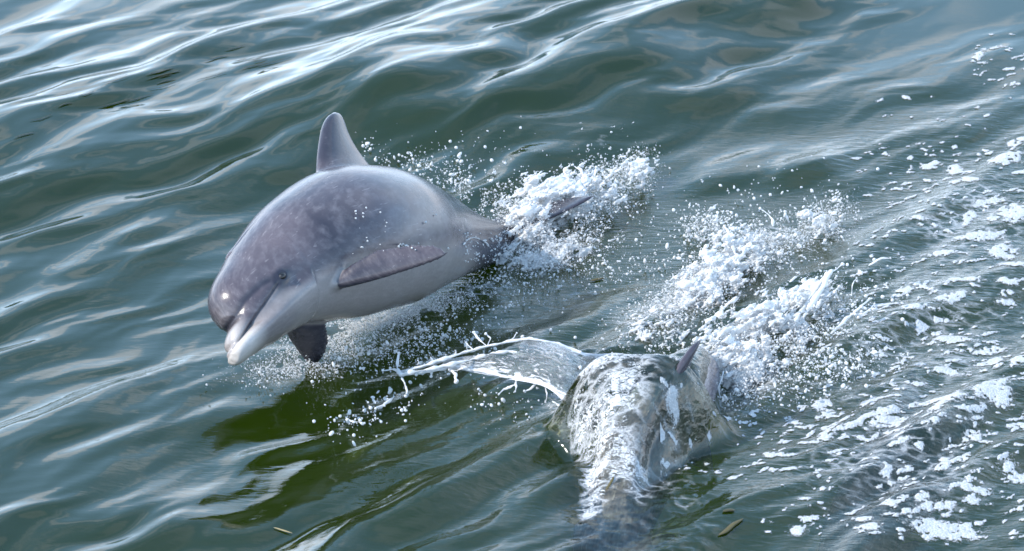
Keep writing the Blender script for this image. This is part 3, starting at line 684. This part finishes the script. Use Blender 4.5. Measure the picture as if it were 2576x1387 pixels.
def ico(sub):
    import bmesh
    bm = bmesh.new(); bmesh.ops.create_icosphere(bm, subdivisions=sub, radius=1); V = np.array([v.co[:] for v in bm.verts]); F = np.array([[v.index for v in f.verts] for f in bm.faces]); bm.free(); return V, F
ICO1, ICO2 = ico(1), ico(2)
OCT = (np.array([[1, 0, 0], [-1, 0, 0], [0, 1, 0], [0, -1, 0], [0, 0, 1], [0, 0, -1]], float), np.array([[0, 2, 4], [2, 1, 4], [1, 3, 4], [3, 0, 4], [2, 0, 5], [1, 2, 5], [3, 1, 5], [0, 3, 5]]))
class Drops:
    """collects droplets, strands and sheets of one splash into one mesh"""
    def __init__(s, seed): s.V = []; s.F = []; s.n = 0; s.r = np.random.RandomState(seed)
    def add(s, V, F):
        F = np.asarray(F)
        if F.shape[1] == 3: F = np.concatenate([F, F[:, 2:3]], 1)
        s.V.append(V); s.F.append(F + s.n); s.n += len(V)
    def balls(s, P, rad):
        P = np.asarray(P); rad = np.asarray(rad)
        for (V0, F0), m in ((OCT, rad < .0019), (ICO1, (rad >= .0019) & (rad < .0042)), (ICO2, rad >= .0042)):
            p = P[m]; r = rad[m]
            if not len(p): continue
            st = nrmv(s.r.normal(size=(len(p), 3)) + [0, 0, .6]); el = 1 + s.r.rand(len(p)) ** 3 * 1.3
            V = V0[None] * r[:, None, None]; dd = (V @ st[:, :, None]); V = V + dd * st[:, None, :] * (el - 1)[:, None, None]
            V = (V + p[:, None, :]).reshape(-1, 3)
            F = (F0[None] + (np.arange(len(p)) * len(V0))[:, None, None]).reshape(-1, 3)
            s.add(V, F)
    def strand(s, pts, r0, r1, bead=.5, sides=7):
        """bumpy ligament through (px, py, z) points"""
        P = np.array([at_z(*p) for p in pts]); t = np.linspace(0, 1, len(P)); n = max(6, int(np.linalg.norm(np.diff(P, axis=0), axis=1).sum() / .006)); tt = np.linspace(0, 1, n)
        C = np.stack([np.interp(tt, t, P[:, k]) for k in range(3)], -1)
        C += (np.cumsum(s.r.normal(size=C.shape), 0) * .0012) * np.sin(tt * math.pi)[:, None]
        rr = np.interp(tt, [0, 1], [r0, r1]) * (1 + 1.5 * bead * (vnoise(tt * n * .35, tt * 0 + s.r.rand() * 30, tt * 0) * 2 - 1)); rr = rr * .62; rr[-1] *= .3; rr[0] *= .6
        T = np.gradient(C, axis=0); T /= np.linalg.norm(T, axis=1)[:, None]; A = np.cross(T, [.3, .1, 1]); A /= np.linalg.norm(A, axis=1)[:, None]; B = np.cross(T, A)
        th = np.linspace(0, 2 * math.pi, sides, endpoint=False)
        V = C[:, None] + rr[:, None, None] * (np.cos(th)[None, :, None] * A[:, None] + np.sin(th)[None, :, None] * B[:, None])
        F = [[a * sides + b, a * sides + (b + 1) % sides, (a + 1) * sides + (b + 1) % sides, (a + 1) * sides + b] for a in range(n - 1) for b in range(sides)]
        s.add(V.reshape(-1, 3), F); s.balls([C[-1]], [r1 * 1.1])
    def cloud(s, L, n, r0, r1, zh=.10, pw=3.0):
        """spray: image-anchored soft ellipses (px, py, ra, rb, angle, weight), heights up to zh above the sea"""
        L = np.array(L, float); w_ = L[:, 5] * L[:, 2] * L[:, 3]; k = s.r.choice(len(L), n, p=w_ / w_.sum())
        g = s.r.normal(size=(n, 2)) * .62; an = np.radians(L[k, 4]); u = g[:, 0] * L[k, 2]; v = g[:, 1] * L[k, 3]
        px = L[k, 0] + u * np.cos(an) + v * np.sin(an); py = L[k, 1] - u * np.sin(an) + v * np.cos(an)
        z = zh * s.r.rand(n) ** 1.6
        P = at_z(px, py, z); rad = r0 + (r1 - r0) * s.r.rand(n) ** pw
        keep = fbm(px * .03, py * .03, px * 0 + 3, 3) > .36
        base = film(P[:, 0], P[:, 1], sea(P[:, 0], P[:, 1])); keep &= P[:, 2] > base - .001
        low = P[:, 2] < base
        s.balls(P[keep], rad[keep])
    def mass(s, L, h, step=.0038, fq=34., thr=.0):
        """whitewater body: soft ellipsoids (px, py, z, rx, ry, rz metres, weight) broken up by noise"""
        C = np.array([at_z(a[0], a[1], a[2]) for a in L]); Rr = np.array([a[3:6] for a in L]); W_ = np.array([a[6] for a in L])
        lo = (C - Rr * 1.5).min(0); hi = (C + Rr * 1.5).max(0); lo[2] = max(lo[2], -.03)
        def f(P):
            e = np.zeros(len(P))
            for c, r, w_ in zip(C, Rr, W_):
                q = (((P - c) / r) ** 2).sum(1); e = np.maximum(e, w_ * np.clip(1 - q / 2.0, -1, 1))
            a = P[:, 0] * .72 + P[:, 1] * .5 + P[:, 2] * .45; b = -P[:, 0] * .55 + P[:, 1] * .8; c = P[:, 2] - .4 * P[:, 0]
            w_ = vnoise(P[:, 0] * 9, P[:, 1] * 9, P[:, 2] * 9) * .25
            n = fbm((a + w_ * .2) * fq * .55, b * fq, c * fq, 5, .70); n2 = np.abs(vnoise(a * fq * .9 + 9, b * fq * 1.9, c * fq * 1.9) - .5) * 2
            return .50 - .42 * e + (.50 - n) * 1.7 - .35 * (1 - n2) + .30
        ax = [np.arange(lo[k], hi[k], step) for k in range(3)]
        V, F = surface_nets(lambda P: f(P) * .05, *ax, 1e9, 4)
        s.add(V, F)
    def build(s, name, label, cat='splash', mat=None):
        return mesh_obj(name, np.concatenate(s.V), np.concatenate(s.F), mat or M_SPRAY, kind='stuff', label=label, cat=cat)
def nrmv(a): return a / np.linalg.norm(a, axis=1)[:, None]

from mathutils.bvhtree import BVHTree
_P1 = pose(DV, PAR1); BVH1 = BVHTree.FromPolygons([tuple(v) for v in _P1.tolist()], DF.tolist())
def on_body(px, py, off=.012):
    """height of a point just in front of the leaping dolphin's skin"""
    d = ray(px, py); h = BVH1.ray_cast(Vector(CAM), Vector(d).normalized())
    if h[0] is None: return -1
    return (np.array(h[0]) - d / np.linalg.norm(d) * off)[2]
# tail splash of the leaping dolphin
S = Drops(1)
S.mass([(1275, 575, .05, .07, .10, .06, .9), (1330, 560, .06, .11, .13, .08, 1.3), (1400, 500, .08, .12, .10, .09, 1.4), (1470, 450, .11, .09, .10, .06, 1.1), (1535, 490, .06, .05, .08, .05, 1.0),
        (1600, 425, .07, .06, .08, .06, .95), (1440, 620, .02, .08, .08, .035, 1.2), (1390, 640, .02, .10, .12, .045, 1.2), (1320, 655, .02, .10, .10, .04, 1.05), (1340, 590, .04, .05, .06, .03, .8)], .1)
S.cloud([(1400, 520, 120, 60, 30, 2), (1340, 560, 90, 60, 30, 2), (1520, 470, 80, 60, 30, 1), (1600, 420, 45, 40, 20, 1.3), (1230, 500, 110, 60, -25, .8), (1100, 430, 120, 40, -25, .5), (1380, 640, 120, 40, 15, 1), (1250, 620, 60, 40, 10, .6), (1520, 570, 90, 40, 10, .5), (1450, 700, 200, 40, 10, .35)], 15000, .0008, .0042, .11, 4)
S.cloud([(1000, 420, 140, 60, -20, 1), (1150, 400, 120, 70, 0, .7), (1300, 450, 150, 60, 0, .7), (1500, 380, 60, 30, 10, .8), (920, 360, 30, 22, -35, 2.0)], 650, .0016, .0060, .16, 4)
for q in ([(1425, 445, .12), (1418, 425, .14), (1432, 418, .15)], [(1470, 450, .12), (1462, 425, .14), (1440, 415, .15)], [(1495, 445, .12), (1500, 420, .15)], [(1530, 445, .1), (1560, 428, .13), (1567, 412, .13)], [(1290, 530, .08), (1262, 508, .1), (1245, 512, .11)]):
    S.strand(q, .007, .0035)
S.cloud([(1350, 560, 110, 60, 30, 2), (1480, 490, 100, 50, 20, 2), (1610, 425, 50, 40, 20, 1), (1400, 630, 110, 40, 15, 1.5)], 22000, .0005, .0013, .12, 2)
S.build('splash', 'white splash thrown up round the tail of the leaping dolphin')

# thin spray beneath the leaping dolphin
S = Drops(2)
S.cloud([(880, 830, 110, 26, 14, 1.2), (980, 800, 110, 26, 14, 1.6), (1090, 770, 90, 26, 12, 1.1), (700, 930, 100, 30, 8, 1.5), (820, 900, 110, 45, 10, 1.3), (760, 860, 70, 40, 10, 1.0), (930, 880, 120, 40, 10, .6), (1200, 730, 120, 40, 10, .4), (1080, 870, 160, 50, 10, .35)], 15000, .0008, .0030, .07, 4)
S.cloud([(900, 880, 200, 80, 10, 1), (1150, 800, 200, 60, 10, 1)], 500, .0018, .0052, .12, 3)
for q in ([(1002, 622), (1008, 610), (1015, 604), (1026, 612), (1034, 612), (1036, 624)], [(1165, 616), (1180, 606), (1200, 604), (1215, 608), (1228, 618)]):
    S.strand([(a, b, on_body(a, b)) for a, b in q], .0042, .0030, .8)
for k in range(130):
    a, b = (S.r.uniform(1170, 1275), S.r.uniform(585, 665)) if k < 100 else (S.r.uniform(880, 1160), S.r.uniform(520, 640))
    z = on_body(a, b)
    if z > 0: S.balls([at_z(a, b, z)], [S.r.uniform(.0010, .0036)])
S.cloud([(900, 830, 140, 30, 14, 1.5), (1060, 780, 120, 26, 13, 2), (720, 925, 110, 30, 8, 1.5)], 16000, .0005, .0012, .06, 2)
S.build('spray', 'fine spray scattered on the water beneath the belly and chin of the leaping dolphin', 'spray')

# crest splash behind the second dolphin
S = Drops(3)
S.mass([(1660, 840, .05, .11, .12, .06, 1.15), (1700, 790, .05, .09, .12, .05, 1.0), (1760, 740, .06, .09, .13, .07, 1.25), (1800, 690, .07, .09, .13, .07, 1.3), (1850, 640, .06, .09, .13, .07, 1.2), (1905, 600, .06, .07, .09, .05, .95),
        (1980, 590, .04, .08, .08, .04, .85), (2060, 560, .05, .07, .09, .05, .85), (2105, 520, .06, .04, .08, .05, .75), (1800, 560, .05, .04, .08, .04, .7), (1760, 580, .03, .06, .07, .03, .6), (1960, 650, .03, .07, .08, .03, .55)], .1)
S.cloud([(1700, 790, 130, 60, 40, 1), (1820, 680, 110, 60, 45, 1), (1930, 620, 110, 50, 20, 1), (2080, 550, 60, 50, 30, 1), (1780, 570, 60, 35, 0, 1.2), (1650, 800, 140, 60, 30, .6)], 13000, .0008, .0042, .11, 4)
S.cloud([(1900, 480, 200, 60, 20, .6), (1750, 640, 300, 120, 20, 1)], 350, .0018, .0058, .18, 3)
for q in ([(1945, 570, .1), (1938, 545, .13), (1912, 525, .15)], [(1850, 640, .08), (1833, 600, .11), (1822, 570, .12)], [(1800, 560, .08), (1805, 535, .1)], [(1985, 560, .08), (1975, 540, .12)]):
    S.strand(q, .009, .0045)
S.cloud([(1720, 770, 130, 55, 42, 1.5), (1830, 670, 100, 55, 45, 2), (1960, 600, 110, 40, 15, 1), (2080, 560, 70, 40, 30, 1.5), (1640, 820, 100, 50, 30, 1)], 22000, .0005, .0013, .11, 2)
S.build('splash', 'long white crest of broken water rising behind the submerged second dolphin')

# big splash to the right of the second dolphin
S = Drops(4)
S.mass([(1830, 850, .09, .10, .10, .07, 1.05), (1900, 820, .09, .11, .12, .08, 1.2), (1970, 790, .09, .10, .12, .07, 1.15), (2040, 750, .08, .09, .12, .06, 1.0), (2000, 850, .05, .09, .10, .05, .95), (1880, 920, .07, .08, .12, .07, 1.25),
        (1850, 950, .05, .07, .10, .06, 1.25), (1810, 890, .12, .08, .08, .07, 1.15), (1930, 900, .05, .08, .10, .06, 1.0), (2090, 800, .04, .08, .08, .03, .7)], .1)
S.cloud([(1900, 860, 140, 80, 20, 1), (2030, 790, 120, 70, 20, 1), (1880, 980, 80, 50, 0, .8), (2080, 880, 130, 70, 0, .8), (1990, 940, 150, 60, 10, .6)], 14000, .0008, .0042, .12, 4)
S.cloud([(2150, 740, 120, 90, 0, 1), (2100, 900, 160, 80, 0, 1), (1800, 1000, 160, 60, 0, .5)], 700, .0016, .0065, .16, 3)
for q, a, b in (([(2020, 800, .1), (2060, 730, .14), (2085, 690, .17), (2120, 665, .19)], .014, .005), ([(2000, 810, .1), (2040, 740, .13), (2078, 692, .17)], .010, .006), ([(2090, 840, .08), (2130, 800, .1), (2160, 775, .12), (2188, 752, .13)], .009, .004),
                ([(2140, 790, .1), (2170, 790, .11), (2200, 765, .12)], .006, .003), ([(2142, 745, .1), (2146, 715, .13), (2155, 700, .14)], .004, .003), ([(2185, 668, .13), (2210, 660, .14), (2240, 650, .15)], .006, .003), ([(1820, 935, .1), (1806, 975, .09), (1812, 1000, .08)], .006, .003)):
    S.strand(q, a, b)
S.cloud([(1900, 860, 120, 80, 20, 2), (2020, 780, 110, 60, 30, 1.5), (1870, 960, 70, 50, 0, 1)], 22000, .0005, .0013, .13, 2)
S.build('splash', 'thick white splash bursting to the right of the second dolphin with streamers at its tip')

# thrown tongue of water to the left of the second dolphin
def sheet_material():
    m, nt = new_mat('water_sheet'); L = nt.links.new
    uv = attr(nt, 'flow')
    mp = N(nt, 'ShaderNodeMapping'); mp.inputs['Scale'].default_value = (24, 46, 1); L(uv.outputs['Vector'], mp.inputs[0])
    n1 = N(nt, 'ShaderNodeTexNoise', ins={'Scale': 1.0, 'Detail': 6.0, 'Roughness': 0.70, 'Distortion': 2.2}); L(mp.outputs[0], n1.inputs['Vector'])
    ed = attr(nt, 'edge')
    bp = N(nt, 'ShaderNodeBump', ins={'Distance': 0.008, 'Strength': 0.8}); L(n1.outputs[0], bp.inputs['Height'])
    tr = N(nt, 'ShaderNodeBsdfTransparent', ins={'Color': (0.9, 0.93, 0.9, 1)}); gl = N(nt, 'ShaderNodeBsdfGlossy', ins={'Roughness': 0.08}); L(bp.outputs[0], gl.inputs['Normal'])
    fr = N(nt, 'ShaderNodeFresnel', ins={'IOR': 1.6}); L(bp.outputs[0], fr.inputs['Normal'])
    a = N(nt, 'ShaderNodeMixShader'); L(fr.outputs[0], a.inputs[0]); L(tr.outputs[0], a.inputs[1]); L(gl.outputs[0], a.inputs[2])
    wh = N(nt, 'ShaderNodeBsdfDiffuse', ins={'Color': (0.82, 0.84, 0.88, 1)}); L(bp.outputs[0], wh.inputs['Normal'])
    cov = ramp(nt, math_(nt, 'ADD', math_(nt, 'SUBTRACT', n1.outputs[0], 0.50), ed.outputs['Fac']), [(0.0, 0.02), (0.16, 0.85)])
    b = N(nt, 'ShaderNodeMixShader'); L(cov, b.inputs[0]); L(a.outputs[0], b.inputs[1]); L(wh.outputs[0], b.inputs[2])
    o = N(nt, 'ShaderNodeOutputMaterial'); L(b.outputs[0], o.inputs[0]); return m
M_SHEET = sheet_material()
def sheet(name, up, lo, label, n=150, m=26, thick=.004, e0=.0, holes=0.0, seed=3):
    """curved skin of water between an upper and a lower rim, both given as (px, py, z)"""
    def res(L):
        P = np.array([at_z(*p) for p in L]); d = np.r_[0, np.cumsum(np.linalg.norm(np.diff(P, axis=0), axis=1))]; t = np.linspace(0, d[-1], n)
        return np.stack([herm(t, d, P[:, k]) for k in range(3)], -1)
    U, Lw = res(up), res(lo); v = np.linspace(0, 1, m)[None, :, None]; t = np.linspace(0, 1, n)
    P = U[:, None] * (1 - v) + Lw[:, None] * v
    P[:, :, 2] += .03 * np.sin(v[..., 0] * math.pi) * np.sin(t * math.pi)[:, None] + .010 * (fbm((t * 9)[:, None] + 0 * v[0, :, 0], 0 * t[:, None] + v[0, :, 0] * 4, 0 * P[:, :, 0] + seed, 3) - .5)
    e = e0 + .35 * np.exp(-(np.minimum(v[..., 0], 1 - v[..., 0]) / .07) ** 2) + .30 * np.exp(-(t[:, None] / .25) ** 2) + .15 * (fbm((t * 6)[:, None] + 0 * v[0, :, 0], v[0, :, 0] * 3 + 0 * t[:, None], 0 * P[:, :, 0] + 2.2 + seed, 3) - .5)
    i = (np.arange(n - 1)[:, None] * m + np.arange(m - 1)[None]).ravel(); F = np.stack([i, i + 1, i + m + 1, i + m], -1)
    if holes > 0:
        h = fbm((t * 8)[:, None] + 0 * v[0, :, 0], v[0, :, 0] * 2.5 + 0 * t[:, None], 0 * P[:, :, 0] + 31 + seed, 3)
        hk = (h > 1 - holes).ravel(); F = F[~hk[F].any(1)]
    fl = np.stack([t[:, None] * .7 + 0 * v[0, :, 0], v[..., 0] * .35 + 0 * t[:, None], 0 * P[:, :, 0] + seed], -1).reshape(-1, 3)
    o = mesh_obj(name, P.reshape(-1, 3), F, M_SHEET, kind='stuff', label=label, cat='splash', attrs={'flow': ('FLOAT_VECTOR', fl), 'edge': ('FLOAT', e.ravel())})
    sm = o.modifiers.new('thickness', 'SOLIDIFY'); sm.thickness = thick * .5; return o
sheet('water_sheet', [(1000, 935, .12), (1080, 918, .14), (1160, 893, .16), (1240, 868, .18), (1330, 852, .20), (1400, 862, .20), (1460, 884, .19), (1560, 890, .06)],
      [(1005, 945, .11), (1070, 938, .11), (1130, 930, .11), (1200, 938, .11), (1290, 955, .12), (1370, 975, .13), (1432, 1020, .10), (1500, 1110, -.06)],
      'clear tongue of water flung left from the second dolphin with a beaded white rim', e0=-.02, holes=.42)
S = Drops(6)
S.strand([(1000, 940, .12), (1080, 918, .14), (1160, 893, .16), (1240, 868, .18), (1330, 852, .20), (1400, 862, .20), (1460, 886, .19)], .007, .004, .7)
S.strand([(1004, 944, .11), (1070, 936, .11), (1130, 930, .11), (1200, 935, .11), (1290, 950, .12), (1370, 965, .13), (1450, 1005, .15)], .007, .004, .7)
S.strand([(1004, 942, .12), (1100, 925, .14), (1200, 895, .16), (1290, 885, .17), (1380, 900, .17), (1460, 925, .17)], .009, .005, .7)
S.strand([(1130, 930, .12), (1150, 945, .12), (1148, 960, .11)], .008, .006, .4)
for q, a, b in (([(1005, 942, .12), (1000, 915, .13), (1003, 888, .15)], .009, .004), ([(1000, 935, .12), (985, 925, .12), (963, 932, .12)], .007, .004), ([(1010, 950, .12), (1018, 965, .11)], .006, .003), ([(1012, 950, .11), (1022, 975, .1), (1023, 990, .1)], .004, .003),
                ([(1225, 872, .17), (1208, 852, .18), (1192, 836, .19)], .006, .004), ([(1225, 872, .17), (1235, 852, .18), (1222, 840, .19)], .005, .004), ([(1280, 860, .18), (1292, 848, .19), (1300, 838, .2)], .005, .003), ([(1190, 880, .16), (1172, 862, .17)], .005, .003),
                ([(1295, 950, .12), (1297, 970, .12), (1296, 985, .11)], .006, .003), ([(1295, 968, .12), (1270, 980, .1), (1255, 992, .1)], .005, .003), ([(1350, 965, .12), (1320, 985, .1)], .006, .004), ([(1372, 970, .12), (1374, 992, .11), (1372, 1012, .1)], .004, .003),
                ([(1390, 1010, .1), (1410, 1025, .1), (1420, 1038, .1)], .005, .003), ([(990, 1000, .08), (965, 1020, .08), (945, 1028, .08)], .006, .004), ([(945, 1015, .09), (938, 1000, .09)], .004, .004), ([(870, 1050, .06), (885, 1062, .06), (905, 1062, .06)], .005, .003)):
    S.strand(q, a, b)
for x, y in ((1050, 915), (1090, 908), (1120, 900), (1145, 890), (1180, 878)): S.strand([(x, y + 6, .13), (x + S.r.uniform(-6, 6), y - 8, .15)], .005, .002)
S.cloud([(1150, 900, 120, 40, 12, 1), (980, 1020, 80, 30, 20, 1.2), (1260, 1000, 80, 25, 0, 1.2), (1100, 850, 110, 30, 0, .8), (880, 1060, 80, 40, 15, .8)], 900, .0016, .0058, .11, 3)
S.cloud([(1400, 1060, 45, 60, -25, 1.6), (1350, 1110, 55, 30, 30, 1.2), (1330, 1030, 110, 60, 0, 1), (1270, 1010, 80, 20, 10, 1.5)], 2600, .0009, .0040, .06, 4)
S.mass([(1425, 1030, .05, .045, .07, .05, 1.0), (1405, 1075, .04, .045, .07, .05, 1.1), (1370, 1100, .03, .04, .05, .03, .8), (1320, 1130, .02, .03, .05, .02, .6)], .1, fq=34.)
S.cloud([(1300, 1150, 250, 90, 20, 1), (900, 1080, 120, 60, 10, .4), (1500, 1270, 300, 60, 10, .3)], 450, .0010, .0034, .03, 3)
S.build('spray', 'white droplets and strands flung from the rim of the clear tongue of water', 'spray')

# ------------------------------------------------------------------ floating weed
def on_sea(px, py, off=.003):
    z = 0.0
    for _ in range(12):
        P = at_z(px, py, z); z = .5 * z + .5 * float(film(P[None, 0], P[None, 1], sea(P[None, 0], P[None, 1]))[0])
    P = at_z(px, py, z); P[2] += off; return P
M_WEED = simple('weed_brown', (0.055, 0.050, 0.018), 0.45); M_WEED2 = simple('weed_olive', (0.085, 0.070, 0.022), 0.6); M_STRAW = simple('dry_straw', (0.42, 0.33, 0.16), 0.5)
def blade(name, pts, wdt, mat, label, cat='seagrass', group=None, off=.004, surf=on_sea, curl=0.0):
    K = np.array([surf(a, b, off) for a, b in pts]); t = np.linspace(0, 1, len(K)); tt = np.linspace(0, 1, 16)
    C = np.stack([np.interp(tt, t, K[:, k]) for k in range(3)], -1)
    C[1:-1] = (C[:-2] + C[1:-1] * 2 + C[2:]) / 4
    T = np.gradient(C, axis=0); T /= np.linalg.norm(T, axis=1)[:, None]; Bn = np.cross(T, [0, 0, 1.0]); Bn /= np.linalg.norm(Bn, axis=1)[:, None]; Nn = np.cross(Bn, T)
    w_ = wdt * (1 - np.abs(tt * 2 - 1) ** 3) + wdt * .15; prof = [(-1, 0), (-.5, .28), (0, .36), (.5, .28), (1, 0), (0, -.15)]
    V = np.stack([C + Bn * (w_ * a)[:, None] + Nn * (w_ * b)[:, None] for a, b in prof], 1); base = V.reshape(-1, 3).mean(0)
    n = len(prof); F = [[i * n + j, i * n + (j + 1) % n, (i + 1) * n + (j + 1) % n, (i + 1) * n + j] for i in range(15) for j in range(n)]
    o = mesh_obj(name, V.reshape(-1, 3) - base, F, mat, label=label, cat=cat, group=group); o.location = base; return o
blade('seagrass_blade', [(1511, 900), (1507, 928), (1486, 958)], .0042, M_WEED2, 'curved brown blade of seagrass caught high on the glassy bow sheet')
blade('seagrass_blade', [(1545, 1202), (1536, 1218), (1524, 1236)], .0036, M_WEED2, 'short straight brown blade of seagrass at the foot of the white rippled sheet')
blade('straw', [(688, 1330), (708, 1336), (736, 1345)], .0028, M_STRAW, 'pale dry straw floating on the olive green reflection near the bottom edge', 'straw')
blade('leaf', [(1484, 710), (1500, 706), (1520, 702)], .0065, M_WEED2, 'yellowish brown leaf floating between the tail splash and the white crest', 'leaf')
blade('seaweed', [(1870, 1308), (1845, 1322), (1826, 1340), (1808, 1350)], .007, M_WEED2, 'long ragged olive weed strand floating below the foam flecks', 'seaweed')
blade('seaweed', [(1818, 1290), (1834, 1286), (1850, 1287)], .007, M_WEED, 'small dark clump of weed floating above the long weed strand', 'seaweed')
_r = np.random.RandomState(3)
for k in range(22):  # blades stand in for dark ripple reflections along with drifting weed
    t = _r.rand(); x = 15 + 640 * t; y = 300 - 150 * t + _r.normal() * 26; L_ = _r.uniform(30, 110)
    blade('seagrass_blade', [(x, y), (x + L_ * .5, y - L_ * .13 + _r.normal() * 2), (x + L_, y - L_ * .27)], _r.uniform(.0014, .0030), M_WEED,
          'dark blade standing in for ripple streaks and drift weed on the pale water at upper left', group='dark blades for ripple streaks and drift weed at upper left')
